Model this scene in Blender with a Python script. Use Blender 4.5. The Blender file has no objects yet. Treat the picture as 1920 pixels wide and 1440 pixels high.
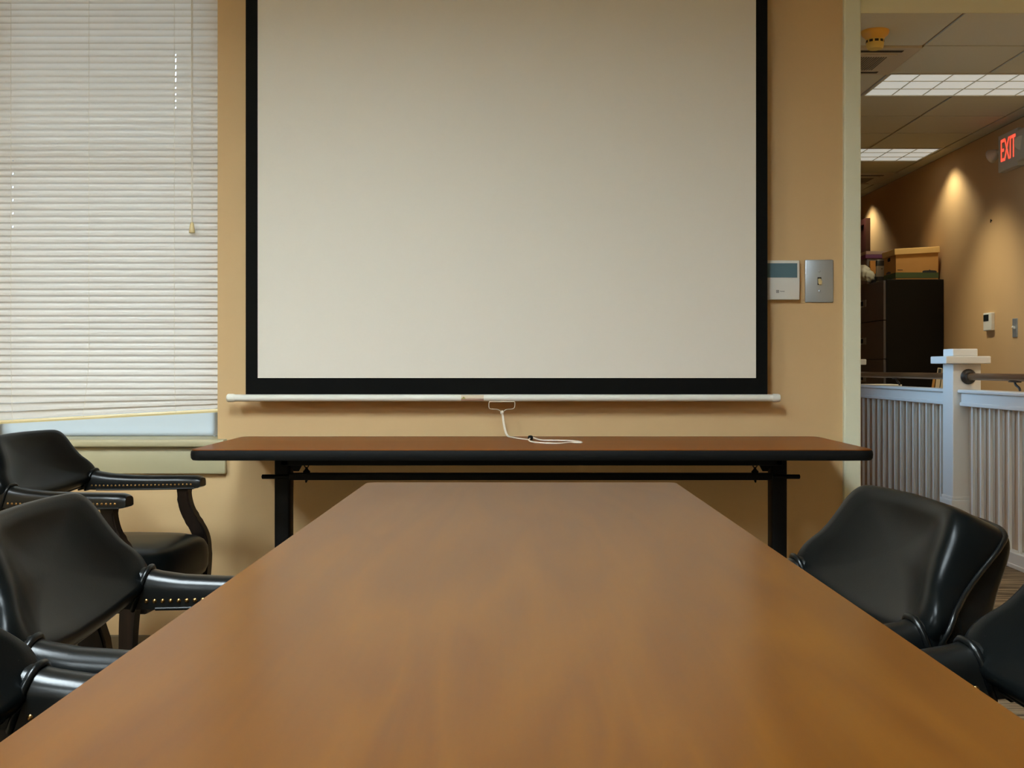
import bpy, bmesh, math, random
from mathutils import Vector, Matrix
random.seed(7)
SC = bpy.context.scene
COL = SC.collection
PI = math.pi

# ------------------------------------------------------------------ materials
def lin(c):
    c = c / 255.0
    return c / 12.92 if c <= 0.04045 else ((c + 0.055) / 1.055) ** 2.4
def srgb(r, g, b): return (lin(r), lin(g), lin(b), 1.0)

def new_mat(name):
    m = bpy.data.materials.new(name); m.use_nodes = True
    nt = m.node_tree
    b = nt.nodes['Principled BSDF']
    return m, nt, b

def plain(name, col, rough=0.5, metal=0.0, spec=0.5, bump=0.0, bscale=200.0, var=0.0, vscale=6.0, coat=0.0, coat_rough=0.1):
    m, nt, b = new_mat(name)
    b.inputs['Base Color'].default_value = col
    b.inputs['Roughness'].default_value = rough
    b.inputs['Metallic'].default_value = metal
    b.inputs['Specular IOR Level'].default_value = spec
    b.inputs['Coat Weight'].default_value = coat
    b.inputs['Coat Roughness'].default_value = coat_rough
    tc = nt.nodes.new('ShaderNodeTexCoord')
    if bump > 0:
        n = nt.nodes.new('ShaderNodeTexNoise'); n.inputs['Scale'].default_value = bscale; n.inputs['Detail'].default_value = 4
        bp = nt.nodes.new('ShaderNodeBump'); bp.inputs['Strength'].default_value = bump; bp.inputs['Distance'].default_value = 0.002
        nt.links.new(tc.outputs['Object'], n.inputs['Vector'])
        nt.links.new(n.outputs['Fac'], bp.inputs['Height']); nt.links.new(bp.outputs['Normal'], b.inputs['Normal'])
    n2 = nt.nodes.new('ShaderNodeTexNoise'); n2.inputs['Scale'].default_value = vscale; n2.inputs['Detail'].default_value = 3
    mr = nt.nodes.new('ShaderNodeMapRange'); mr.inputs['To Min'].default_value = 1 - var; mr.inputs['To Max'].default_value = 1 + var
    mx = nt.nodes.new('ShaderNodeMix'); mx.data_type = 'RGBA'; mx.blend_type = 'MULTIPLY'; mx.inputs['Factor'].default_value = 1
    mx.inputs['A'].default_value = col
    nt.links.new(tc.outputs['Object'], n2.inputs['Vector']); nt.links.new(n2.outputs['Fac'], mr.inputs['Value'])
    nt.links.new(mr.outputs['Result'], mx.inputs['B']); nt.links.new(mx.outputs['Result'], b.inputs['Base Color'])
    return m

def wood(name, c1, c2, axis='Y', rough=0.3, scale=9.0, coat=0.0, coat_rough=0.15, spec=0.5):
    m, nt, b = new_mat(name)
    b.inputs['Roughness'].default_value = rough
    b.inputs['Specular IOR Level'].default_value = spec
    b.inputs['Coat Weight'].default_value = coat; b.inputs['Coat Roughness'].default_value = coat_rough
    tc = nt.nodes.new('ShaderNodeTexCoord')
    mp = nt.nodes.new('ShaderNodeMapping')
    s = {'X': (0.12, 1, 1), 'Y': (1, 0.12, 1), 'Z': (1, 1, 0.12)}[axis]
    mp.inputs['Scale'].default_value = s
    nt.links.new(tc.outputs['Object'], mp.inputs['Vector'])
    # broad cathedral figure
    n1 = nt.nodes.new('ShaderNodeTexNoise'); n1.inputs['Scale'].default_value = scale * 0.55; n1.inputs['Detail'].default_value = 2; n1.inputs['Distortion'].default_value = 0.6
    mul = nt.nodes.new('ShaderNodeMath'); mul.operation = 'MULTIPLY'; mul.inputs[1].default_value = 11
    fr = nt.nodes.new('ShaderNodeMath'); fr.operation = 'PINGPONG'; fr.inputs[1].default_value = 1
    nt.links.new(mp.outputs['Vector'], n1.inputs['Vector']); nt.links.new(n1.outputs['Fac'], mul.inputs[0]); nt.links.new(mul.outputs[0], fr.inputs[0])
    # fine fibre
    mp2 = nt.nodes.new('ShaderNodeMapping'); mp2.inputs['Scale'].default_value = tuple(1 if v == 1 else 0.03 for v in s)
    n2 = nt.nodes.new('ShaderNodeTexNoise'); n2.inputs['Scale'].default_value = scale * 12; n2.inputs['Detail'].default_value = 2
    nt.links.new(tc.outputs['Object'], mp2.inputs['Vector']); nt.links.new(mp2.outputs['Vector'], n2.inputs['Vector'])
    ad = nt.nodes.new('ShaderNodeMath'); ad.operation = 'MULTIPLY_ADD'; ad.inputs[1].default_value = 0.45
    sc2 = nt.nodes.new('ShaderNodeMath'); sc2.operation = 'MULTIPLY'; sc2.inputs[1].default_value = 0.45
    nt.links.new(n2.outputs['Fac'], sc2.inputs[0]); nt.links.new(fr.outputs[0], ad.inputs[0]); nt.links.new(sc2.outputs[0], ad.inputs[2])
    cr = nt.nodes.new('ShaderNodeValToRGB')
    cr.color_ramp.elements[0].position = 0.2; cr.color_ramp.elements[0].color = c1
    cr.color_ramp.elements[1].position = 0.85; cr.color_ramp.elements[1].color = c2
    nt.links.new(ad.outputs[0], cr.inputs['Fac']); nt.links.new(cr.outputs['Color'], b.inputs['Base Color'])
    return m

def emit(name, col, strength):
    m, nt, b = new_mat(name)
    b.inputs['Base Color'].default_value = (0.6, 0.6, 0.6, 1)
    b.inputs['Emission Color'].default_value = col
    b.inputs['Emission Strength'].default_value = strength
    return m

M = {}
M['wall'] = plain('wall_paint', srgb(206, 173, 125), 0.75, bump=0.06, bscale=350, var=0.02)
M['wall_pale'] = plain('wall_paint_pale', srgb(214, 203, 180), 0.75, bump=0.06, bscale=350, var=0.02)
M['hall_wall'] = plain('hall_wall_paint', srgb(208, 170, 120), 0.75, bump=0.06, bscale=350, var=0.02)
M['trim'] = plain('trim_cream_paint', srgb(230, 231, 204), 0.45, var=0.015)
M['sill'] = plain('sill_cream_paint', srgb(184, 174, 138), 0.45, var=0.015)
M['tile'] = plain('ceiling_tile', srgb(200, 198, 176), 0.9, bump=0.4, bscale=260, var=0.04, vscale=90)
M['tile_room'] = plain('ceiling_tile_room', srgb(222, 221, 216), 0.9, bump=0.4, bscale=260, var=0.03, vscale=90)
M['tbar'] = plain('ceiling_grid', srgb(150, 128, 96), 0.7)
M['white'] = plain('white_paint', srgb(222, 222, 216), 0.4, var=0.01)
M['sash'] = plain('sash_white', srgb(236, 238, 240), 0.35)
M['black_edge'] = plain('black_vinyl', srgb(9, 10, 10), 0.7, bump=0.1, bscale=500, spec=0.15)
M['black_metal'] = plain('black_metal', srgb(6, 6, 6), 0.5, spec=0.12)
M['screen_white'] = plain('screen_fabric', srgb(228, 222, 207), 0.9, bump=0.08, bscale=900, spec=0.1)
M['screen_black'] = plain('screen_border', srgb(10, 11, 10), 0.8, spec=0.1)
M['bar'] = plain('bar_enamel', srgb(228, 227, 214), 0.35)
M['wire'] = plain('bright_wire', srgb(232, 222, 196), 0.4, metal=0.2)
M['cordw'] = plain('white_cord', srgb(236, 226, 206), 0.7)
M['leather'] = plain('black_leather', srgb(8, 10, 10), 0.28, bump=0.05, bscale=420, var=0.06, vscale=20, spec=0.068)
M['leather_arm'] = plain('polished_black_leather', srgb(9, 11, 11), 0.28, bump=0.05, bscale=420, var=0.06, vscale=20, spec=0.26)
M['brass'] = plain('brass_nail', srgb(150, 116, 70), 0.3, metal=1.0)
M['dark_wood'] = wood('dark_walnut', srgb(14, 9, 6), srgb(28, 18, 12), 'Z', 0.35, 14, spec=0.15)
M['veneer'] = wood('cherry_veneer', srgb(72, 39, 4), srgb(86, 50, 7), 'Y', 0.28, 15.0, spec=0.27)
M['veneer_edge'] = wood('cherry_edge', srgb(140, 100, 62), srgb(165, 120, 78), 'Y', 0.4, 7.0)
M['veneer_x'] = wood('cherry_laminate', srgb(112, 58, 5), srgb(122, 66, 8), 'X', 0.32, 5.0, spec=0.05)
M['steel'] = plain('brushed_steel', srgb(192, 202, 210), 0.42, metal=0.75, bump=0.03, bscale=600)
M['plastic_white'] = plain('white_plastic', srgb(226, 224, 214), 0.4)
M['ivory'] = plain('ivory_plastic', srgb(226, 206, 150), 0.35)
M['lcd'] = plain('lcd_panel', srgb(84, 112, 122), 0.2)
M['lcd_dark'] = plain('lcd_dark', srgb(38, 44, 46), 0.25)
M['print'] = plain('dark_print', srgb(40, 44, 46), 0.6)
M['bronze'] = wood('bronze_rail', srgb(82, 56, 32), srgb(108, 78, 48), 'Y', 0.35, 10)
M['dark_bronze'] = plain('dark_bronze', srgb(52, 46, 40), 0.4, metal=0.3)
M['panel'] = plain('panel_beige', srgb(196, 174, 148), 0.7)
M['cabinet'] = plain('cabinet_enamel_lit', srgb(100, 97, 98), 0.42)  # drawer fronts: daylight from the left put into a lighter base colour
M['cabinet_shaded'] = plain('cabinet_enamel_shaded', srgb(20, 16, 10), 0.55, spec=0.2)  # cabinet body: shade put into a darker base colour; bookcase shares it
M['cardboard'] = plain('cardboard', srgb(198, 146, 78), 0.85, var=0.05, vscale=14)
M['cardboard_lid'] = plain('cardboard_lid', srgb(222, 182, 112), 0.85, var=0.04, vscale=14)
M['green_print'] = plain('green_band_print', srgb(76, 92, 52), 0.8)
M['smoke'] = plain('aged_plastic', srgb(214, 164, 62), 0.4)
M['smoke_tip'] = plain('aged_plastic_pale', srgb(212, 184, 92), 0.4)
M['ac'] = plain('cassette_plastic', srgb(190, 178, 152), 0.5)
M['ac_dark'] = plain('cassette_slot', srgb(38, 30, 18), 0.7)
M['grille'] = plain('cassette_grille', srgb(110, 98, 78), 0.6)
M['sign_body'] = plain('sign_housing', srgb(196, 190, 170), 0.5)
M['frame_wood'] = plain('mahogany', srgb(62, 30, 26), 0.4, var=0.1, vscale=20)
M['purple'] = plain('purple_rim', srgb(122, 70, 118), 0.5)
M['tub_lid'] = plain('tub_lid_plastic', srgb(206, 178, 160), 0.5)
M['orange'] = plain('orange_paper', srgb(214, 144, 62), 0.7)
M['bag'] = plain('bag_plastic', srgb(206, 198, 172), 0.5, bump=0.5, bscale=40)
M['carton'] = plain('carton_white', srgb(206, 198, 176), 0.6)
M['carton_grey'] = plain('carton_grey', srgb(92, 92, 88), 0.6)
M['paper'] = plain('paper', srgb(226, 222, 210), 0.8)
M['binder'] = plain('binder_cream', srgb(214, 198, 164), 0.6)
M['sticker'] = plain('sticker_tan', srgb(214, 196, 168), 0.6)
M['sticker_warn'] = plain('sticker_olive', srgb(150, 140, 70), 0.6)
M['sticker_rose'] = plain('sticker_rose', srgb(180, 150, 130), 0.6)
M['diff_room'] = emit('room_diffuser', (0.83, 0.965, 1.04, 1), 73.0)
M['diff_hall'] = emit('hall_diffuser', (0.98, 1.0, 0.90, 1), 0.40)
M['diff_fill'] = emit('hall_fill_diffuser', (1.0, 0.95, 0.80, 1), 14.0)  # added unseen panel, far brighter than the visible hall lights
M['exit_red'] = emit('exit_letters', (1.0, 0.05, 0.015, 1), 1.5)
M['baseboard'] = plain('cove_base', srgb(92, 76, 50), 0.55)

def blind_mat():
    m, nt, b = new_mat('blind_vinyl')
    nt.nodes.remove(b)
    out = nt.nodes['Material Output']
    d = nt.nodes.new('ShaderNodeBsdfDiffuse'); d.inputs['Color'].default_value = srgb(230, 223, 212)
    t = nt.nodes.new('ShaderNodeBsdfTranslucent'); t.inputs['Color'].default_value = srgb(226, 214, 200)
    g = nt.nodes.new('ShaderNodeBsdfGlossy'); g.inputs['Roughness'].default_value = 0.35
    mx = nt.nodes.new('ShaderNodeMixShader'); mx.inputs['Fac'].default_value = 0.20
    mx2 = nt.nodes.new('ShaderNodeMixShader'); mx2.inputs['Fac'].default_value = 0.04
    nt.links.new(d.outputs[0], mx.inputs[1]); nt.links.new(t.outputs[0], mx.inputs[2])
    nt.links.new(mx.outputs[0], mx2.inputs[1]); nt.links.new(g.outputs[0], mx2.inputs[2])
    nt.links.new(mx2.outputs[0], out.inputs['Surface'])
    return m
M['blind'] = blind_mat()

def added_pane_mat():
    m, nt, b = new_mat('added_bright_pane')
    nt.nodes.remove(b)
    out = nt.nodes['Material Output']
    d = nt.nodes.new('ShaderNodeBsdfDiffuse'); d.inputs['Color'].default_value = srgb(226, 230, 234)
    t = nt.nodes.new('ShaderNodeBsdfTranslucent'); t.inputs['Color'].default_value = srgb(248, 244, 238)
    mx = nt.nodes.new('ShaderNodeMixShader'); mx.inputs['Fac'].default_value = 0.85
    nt.links.new(d.outputs[0], mx.inputs[1]); nt.links.new(t.outputs[0], mx.inputs[2])
    nt.links.new(mx.outputs[0], out.inputs['Surface'])
    return m
M['added_pane'] = added_pane_mat()

def glass_mat(tint=(0.93, 0.96, 0.97, 1)):
    m, nt, b = new_mat('window_glass')
    nt.nodes.remove(b)
    out = nt.nodes['Material Output']
    t = nt.nodes.new('ShaderNodeBsdfTransparent'); t.inputs['Color'].default_value = tint
    g = nt.nodes.new('ShaderNodeBsdfGlossy'); g.inputs['Roughness'].default_value = 0.02
    f = nt.nodes.new('ShaderNodeFresnel'); f.inputs['IOR'].default_value = 1.45
    mx = nt.nodes.new('ShaderNodeMixShader')
    nt.links.new(f.outputs[0], mx.inputs['Fac']); nt.links.new(t.outputs[0], mx.inputs[1]); nt.links.new(g.outputs[0], mx.inputs[2])
    nt.links.new(mx.outputs[0], out.inputs['Surface'])
    return m
M['glass'] = glass_mat()
M['glass_tint'] = glass_mat((0.80, 0.91, 1.0, 1))

def tub_mat():
    m, nt, b = new_mat('tub_clear_plastic')
    b.inputs['Base Color'].default_value = srgb(190, 184, 172)
    b.inputs['Roughness'].default_value = 0.3
    b.inputs['Alpha'].default_value = 0.45
    return m
M['tub'] = tub_mat()

def carpet_mat():
    m, nt, b = new_mat('striped_carpet')
    b.inputs['Roughness'].default_value = 0.95
    b.inputs['Specular IOR Level'].default_value = 0.1
    tc = nt.nodes.new('ShaderNodeTexCoord')
    mp = nt.nodes.new('ShaderNodeMapping'); mp.inputs['Scale'].default_value = (2.2, 60, 1)
    n = nt.nodes.new('ShaderNodeTexNoise'); n.inputs['Scale'].default_value = 1.0; n.inputs['Detail'].default_value = 4; n.inputs['Roughness'].default_value = 0.65
    cr = nt.nodes.new('ShaderNodeValToRGB')
    e = cr.color_ramp.elements
    e[0].position = 0.40; e[0].color = srgb(56, 46, 34)
    e[1].position = 0.56; e[1].color = srgb(144, 126, 102)
    nt.links.new(tc.outputs['Object'], mp.inputs['Vector']); nt.links.new(mp.outputs['Vector'], n.inputs['Vector'])
    nt.links.new(n.outputs['Fac'], cr.inputs['Fac']); nt.links.new(cr.outputs['Color'], b.inputs['Base Color'])
    bp = nt.nodes.new('ShaderNodeBump'); bp.inputs['Strength'].default_value = 0.5; bp.inputs['Distance'].default_value = 0.004
    nt.links.new(n.outputs['Fac'], bp.inputs['Height']); nt.links.new(bp.outputs['Normal'], b.inputs['Normal'])
    return m
M['carpet'] = carpet_mat()

# ------------------------------------------------------------------ mesh helpers
def box(bm, lo, hi, mi=0):
    x0, y0, z0 = lo; x1, y1, z1 = hi
    v = [bm.verts.new(p) for p in ((x0,y0,z0),(x1,y0,z0),(x1,y1,z0),(x0,y1,z0),(x0,y0,z1),(x1,y0,z1),(x1,y1,z1),(x0,y1,z1))]
    fs = []
    for q in ((3,2,1,0),(4,5,6,7),(0,1,5,4),(1,2,6,5),(2,3,7,6),(3,0,4,7)):
        f = bm.faces.new([v[i] for i in q]); f.material_index = mi; fs.append(f)
    return v, fs

def bbox(bm, lo, hi, r=0.003, seg=2, mi=0):
    b2 = bmesh.new(); box(b2, lo, hi)
    bmesh.ops.bevel(b2, geom=b2.edges[:], offset=r, segments=seg, affect='EDGES', profile=0.5)
    merge(bm, b2, mi)

def merge(bm, src, mi=None):
    mp = {v: bm.verts.new(v.co) for v in src.verts}
    for f in src.faces:
        nf = bm.faces.new([mp[v] for v in f.verts]); nf.material_index = f.material_index if mi is None else mi
    src.free()

def loft(bm, rings, closed=True, cap0=False, cap1=False, mi=0):
    R = [[bm.verts.new(p) for p in r] for r in rings]
    n = len(R[0])
    for a, b in zip(R[:-1], R[1:]):
        for i in range(n if closed else n - 1):
            j = (i + 1) % n
            f = bm.faces.new((a[i], a[j], b[j], b[i])); f.material_index = mi
    if cap0: bm.faces.new(list(reversed(R[0]))).material_index = mi
    if cap1: bm.faces.new(R[-1]).material_index = mi
    return R

def tube(bm, pts, r, seg=8, closed=False, caps=True, mi=0):
    pts = [Vector(p) for p in pts]; n = len(pts)
    rad = r if isinstance(r, (list, tuple)) else [r] * n
    rings = []; up = None
    for i, p in enumerate(pts):
        a = pts[(i - 1) % n] if (closed or i > 0) else p
        b = pts[(i + 1) % n] if (closed or i < n - 1) else p
        t = (b - a).normalized()
        if up is None:
            up = Vector((0, 0, 1)) if abs(t.z) < 0.9 else Vector((1, 0, 0))
        s = t.cross(up)
        if s.length < 1e-5: s = t.orthogonal()
        s.normalize(); up = s.cross(t).normalized()
        rings.append([p + (s * math.cos(2*PI*k/seg) + up * math.sin(2*PI*k/seg)) * rad[i] for k in range(seg)])
    if closed: rings.append(rings[0])
    loft(bm, rings, True, caps and not closed, caps and not closed, mi)
    if closed: bmesh.ops.remove_doubles(bm, verts=bm.verts[:], dist=1e-6)

def lathe(bm, prof, c=(0,0,0), axis='Z', seg=24, mi=0, cap=True):
    """prof: list of (radius, height)"""
    rings = []
    for r, h in prof:
        ring = []
        for k in range(seg):
            a = 2*PI*k/seg; u, v = r*math.cos(a), r*math.sin(a)
            p = {'Z': (u, v, h), 'Y': (u, h, v), 'X': (h, u, v)}[axis]
            ring.append(Vector(c) + Vector(p))
        rings.append(ring)
    loft(bm, rings, True, cap, cap, mi)

def catmull(pts, sub=6, closed=False):
    pts = [Vector(p) for p in pts]; n = len(pts); out = []
    for i in range(n if closed else n - 1):
        p0 = pts[(i-1) % n] if closed or i > 0 else pts[i]
        p1 = pts[i]; p2 = pts[(i+1) % n]
        p3 = pts[(i+2) % n] if closed or i < n - 2 else p2
        for k in range(sub):
            t = k / sub
            out.append(0.5 * ((2*p1) + (p2-p0)*t + (2*p0-5*p1+4*p2-p3)*t*t + (3*p1-p0-3*p2+p3)*t**3))
    if not closed: out.append(pts[-1])
    return out

def obj(name, bm, mats, parent=None, smooth=None, loc=None):
    bmesh.ops.recalc_face_normals(bm, faces=bm.faces[:])
    me = bpy.data.meshes.new(name); bm.to_mesh(me); bm.free()
    for m in (mats if isinstance(mats, (list, tuple)) else [mats]): me.materials.append(m)
    if smooth is not None:
        for p in me.polygons: p.use_smooth = True
        me.set_sharp_from_angle(angle=math.radians(smooth))
    o = bpy.data.objects.new(name, me); COL.objects.link(o)
    if parent: o.parent = parent
    if loc: o.location = loc
    return o

def tag(o, label, cat, group=None):
    o['label'] = label; o['category'] = cat
    if group: o['group'] = group
    return o

def thing(name, label, cat, loc=(0,0,0), rotz=0, group=None):
    o = bpy.data.objects.new(name, None); COL.objects.link(o)
    o.location = loc; o.rotation_euler = (0, 0, rotz); o.empty_display_size = 0.05
    return tag(o, label, cat, group)

def struct(name, bm, mats, parent=None, smooth=None):
    o = obj(name, bm, mats, parent, smooth)
    if parent is None: o['kind'] = 'structure'
    return o

def dup(root, loc, rotz, label, group=None):
    r = root.copy(); COL.objects.link(r); r.location = loc; r.rotation_euler = (0, 0, rotz)
    r['label'] = label
    if group: r['group'] = group
    for ch in list(root.children):
        c = ch.copy(); COL.objects.link(c); c.parent = r
        for g in list(ch.children):
            d = g.copy(); COL.objects.link(d); d.parent = c
    return r

def text_mesh(txt, size, depth=0.0005, space=1.0):
    cu = bpy.data.curves.new('txt', 'FONT'); cu.body = txt; cu.size = size; cu.extrude = depth
    cu.align_x = 'CENTER'; cu.align_y = 'CENTER'; cu.space_character = space
    t = bpy.data.objects.new('txt', cu); COL.objects.link(t)
    bpy.context.view_layer.update()
    dg = bpy.context.evaluated_depsgraph_get()
    me = bpy.data.meshes.new_from_object(t.evaluated_get(dg))
    bpy.data.objects.remove(t); bpy.data.curves.remove(cu)
    bm = bmesh.new(); bm.from_mesh(me); bpy.data.meshes.remove(me)
    return bm

# ------------------------------------------------------------------ dimensions
WY = 3.76            # face of the screen wall
WT = 0.20            # its thickness
CZ = 2.745           # ceiling
HX = 3.60            # hall's right wall
WX0, WX1 = -1.765, -0.964   # window opening
WZ0, WZ1 = 0.715, 2.32
DX0, DX1, DZ = 1.093, 2.30, 2.157   # doorway

# ------------------------------------------------------------------ shell
bm = bmesh.new(); box(bm, (-3.55, -3.3, -0.12), (HX + 0.15, 14.2, 0)); struct('floor', bm, M['carpet'])
bm = bmesh.new()
for lo, hi in (((-3.55, WY, 0), (WX0, WY+WT, CZ)), ((WX0, WY, 0), (WX1, WY+WT, WZ0)), ((WX0, WY, WZ1), (WX1, WY+WT, CZ)),
               ((WX1, WY, 0), (DX0-0.01, WY+WT, CZ)), ((DX0-0.01, WY, DZ+0.01), (DX1+0.01, WY+WT, CZ)), ((DX1+0.01, WY, 0), (HX, WY+WT, CZ))):
    box(bm, lo, hi)
struct('wall_front', bm, M['wall'])
bm = bmesh.new(); box(bm, (-3.55, -3.3, 0), (-3.4, WY, CZ)); struct('wall_left', bm, M['wall'])
bm = bmesh.new(); box(bm, (2.6, -3.3, 0), (2.75, WY, CZ)); struct('wall_right', bm, M['wall'])
bm = bmesh.new(); box(bm, (-3.4, -3.3, 0), (2.6, -3.15, CZ)); struct('wall_rear', bm, M['wall_pale'])
bm = bmesh.new(); box(bm, (HX, WY+WT, 0), (HX+0.15, 14.2, CZ)); struct('wall_hall_right', bm, M['hall_wall'])
bm = bmesh.new(); box(bm, (0.9, 14.05, 0), (HX, 14.2, CZ)); struct('wall_hall_end', bm, M['hall_wall'])
bm = bmesh.new()
for lo, hi in (((0.9, WY+WT, 0), (1.05, 5.6, CZ)), ((0.9, 5.6, 0), (1.05, 7.5, 0.8)), ((0.9, 5.6, 2.3), (1.05, 7.5, CZ)), ((0.9, 7.5, 0), (1.05, 14.05, CZ))):
    box(bm, lo, hi)
struct('wall_hall_left', bm, M['hall_wall'])
# room ceiling (plain) and hall ceiling (2 ft lay-in tiles on a grid)
bm = bmesh.new(); box(bm, (-3.55, -3.3, CZ+0.008), (2.75, WY+WT, CZ+0.12)); struct('ceiling', bm, M['tile_room'])
GX0, GY0, CELL = 2.25, 6.52, 0.607
special = {(-1, -4): 'troffer', (0, -4): 'troffer', (0, 1): 'troffer', (1, 1): 'troffer', (0, 5): 'troffer', (1, 5): 'troffer', (-1, 0): 'ac', (1, 7): 'ac'}
bm = bmesh.new()
box(bm, (0.9, WY+WT, CZ+0.008), (HX+0.15, 14.2, CZ+0.12), 1)
for i in range(-3, 3):
    for j in range(-5, 13):
        if (i, j) in special: continue
        x0, x1 = GX0 + i*CELL, GX0 + (i+1)*CELL; y0, y1 = GY0 + j*CELL, GY0 + (j+1)*CELL
        x0, x1 = max(x0, 1.05), min(x1, HX); y0, y1 = max(y0, WY+WT), min(y1, 14.05)
        if x1 - x0 < 0.03 or y1 - y0 < 0.03: continue
        g = 0.009
        box(bm, (x0+g, y0+g, CZ), (x1-g, y1-g, CZ+0.0085), 0)
struct('ceiling_hall', bm, [M['tile'], M['tbar']])

# doorway casing (post + head) and baseboards
bm = bmesh.new()
bbox(bm, (DX0-0.054, WY-0.018, 0), (DX0, WY+WT+0.018, DZ+0.055), 0.004)
bbox(bm, (DX0-0.054, WY-0.018, DZ), (DX1+0.054, WY+WT+0.018, DZ+0.055), 0.004)
bbox(bm, (DX1, WY-0.018, 0), (DX1+0.054, WY+WT+0.018, DZ+0.055), 0.004)
struct('trim_1', bm, M['trim'])
bm = bmesh.new(); bbox(bm, (-3.4, WY-0.012, 0), (DX0-0.056, WY, 0.10), 0.003); struct('baseboard_front', bm, M['baseboard'])
bm = bmesh.new(); bbox(bm, (HX-0.012, WY+WT, 0), (HX, 14.05, 0.10), 0.003); struct('baseboard_hall', bm, M['white'])

# ------------------------------------------------------------------ window 1
win = bpy.data.objects.new('window_1', None); COL.objects.link(win); win['kind'] = 'structure'; win.location = ((WX0+WX1)/2, WY+0.1, WZ0)
def wpart(name, bm, m, smooth=None):
    o = obj(name, bm, m, win, smooth); o.matrix_parent_inverse = Matrix.Translation(-win.location); return o
bm = bmesh.new()
bbox(bm, (WX0-0.04, WY-0.045, 0.704), (WX1+0.032, WY+0.16, 0.728), 0.006, 3)
wpart('sill', bm, M['sill'], 40)
bm = bmesh.new(); bbox(bm, (WX0-0.035, WY-0.022, 0.617), (WX1+0.031, WY, 0.704), 0.006, 2); wpart('apron', bm, M['sill'], 40)
bm = bmesh.new()
y0, y1 = WY+0.15, WY+0.185
zb = 0.728
for lo, hi in (((WX0, y0, zb), (WX0+0.05, y1, WZ1)), ((WX1-0.05, y0, zb), (WX1, y1, WZ1)), ((WX0+0.05, y0, zb), (WX1-0.05, y1, zb+0.008)),
               ((WX0+0.05, y0, WZ1-0.08), (WX1-0.05, y1, WZ1)), ((WX0+0.05, y0, 1.645), (WX1-0.05, y1, 1.675))):
    bbox(bm, lo, hi, 0.003)
wpart('sash', bm, M['sash'])
bm = bmesh.new(); box(bm, (WX0+0.04, WY+0.165, zb+0.006), (WX1-0.04, WY+0.170, WZ1-0.07)); wpart('glass_pane', bm, M['glass'])
bm = bmesh.new(); box(bm, (WX0+0.002, WY+0.142, 0.729), (WX1-0.002, WY+0.147, 0.90)); wpart('added_bright_pane', bm, M['added_pane'])  # translucent pane added to brighten the strip below the blind

# ------------------------------------------------------------------ blind
bx0, bx1 = WX0+0.006, WX1-0.006
BY = WY+0.045
blind = thing('window_blind', 'off-white horizontal mini blind closed over the window, bottom rail hanging crooked', 'blind', ((bx0+bx1)/2, BY, WZ1))
def bpart(name, bm, m, smooth=None):
    o = obj(name, bm, m, blind, smooth); o.matrix_parent_inverse = Matrix.Translation(-blind.location); return o
cords = (-1.640, -1.388, -1.112)
PITCH = 0.02145
ang = math.radians(72)
bm = bmesh.new()
nsl = 68
def rail_z(x): return 0.797 + (x - (-1.36)) * 0.0535
for k in range(nsl):
    z0 = 0.797 + 0.020 + k*PITCH
    if z0 > WZ1 - 0.05: break
    tilt = 0.0535 * max(0, 1 - k/3.5)**1.3
    jit = random.uniform(-0.0006, 0.0006)
    rows = []
    xs = [bx0]
    for c in cords: xs += [c-0.0016, c+0.0016]
    xs.append(bx1)
    for s in (-1, -0.5, 0, 0.5, 1):
        u = 0.0128*s; cam = -0.0034*(1-s*s)
        dy = u*math.cos(ang) - cam*math.sin(ang); dz = u*math.sin(ang) + cam*math.cos(ang)
        rows.append([bm.verts.new((x, BY+dy, z0+jit+dz + tilt*(x+1.36))) for x in xs])
    zpix = 690 - (z0-0.955)*2200/BY
    for a in range(4):
        for i in range(len(xs)-1):
            hole = a in (1, 2) and ((i == 5 and 100 < zpix < 205) or (i == 1 and 285 < zpix < 440))
            if hole and not (i == 5 and 112 < zpix < 152):
                hole = a == 1 and (k % 2 == 0 or i == 5)
            if hole: continue
            bm.faces.new((rows[a][i], rows[a][i+1], rows[a+1][i+1], rows[a+1][i]))
bpart('slats', bm, M['blind'], 60)
bm = bmesh.new()
rings = []
for x in (bx0, bx1):
    z = rail_z(x)
    rings.append([Vector((x, BY+a, z+b)) for a, b in ((-0.011,-0.006),(0.011,-0.006),(0.012,0.0),(0.010,0.0055),(-0.010,0.0055),(-0.012,0.0))])
loft(bm, rings, True, True, True); bpart('bottom_rail', bm, M['ivory'])
bm = bmesh.new(); bbox(bm, (bx0, BY-0.014, WZ1-0.03), (bx1, BY+0.014, WZ1-0.001), 0.002); bpart('head_rail', bm, M['plastic_white'])
for c in cords:
    bm = bmesh.new()
    dx = -0.02 if abs(c+1.388) < 0.01 else 0.004
    pts = [(c + dx*max(0, (1.0-z)/0.2)**1.5*(1 if z < 1.0 else 0), BY-0.0135, z) for z in [rail_z(c)+i*0.03 for i in range(int((WZ1-0.03-rail_z(c))/0.03)+1)]]
    tube(bm, pts, 0.0007, 5); bpart('ladder_cord', bm, M['cordw'])
bm = bmesh.new()
tx = -1.055
tube(bm, [(tx, BY-0.018, z) for z in (1.42, 1.7, 2.0, WZ1-0.02)], 0.0012, 6)
tube(bm, [(tx+0.0035, BY-0.018, z) for z in (1.42, 1.7, 2.0, WZ1-0.02)], 0.0010, 6)
pull = bpart('pull_cord', bm, M['cordw'])
bm = bmesh.new(); lathe(bm, [(0.004, 1.425), (0.0065, 1.418), (0.0095, 1.395), (0.0095, 1.391), (0.006, 1.390)], (tx+0.0015, BY-0.018, 0), seg=14)
o = obj('tassel', bm, M['ivory'], pull, 40)

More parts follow.
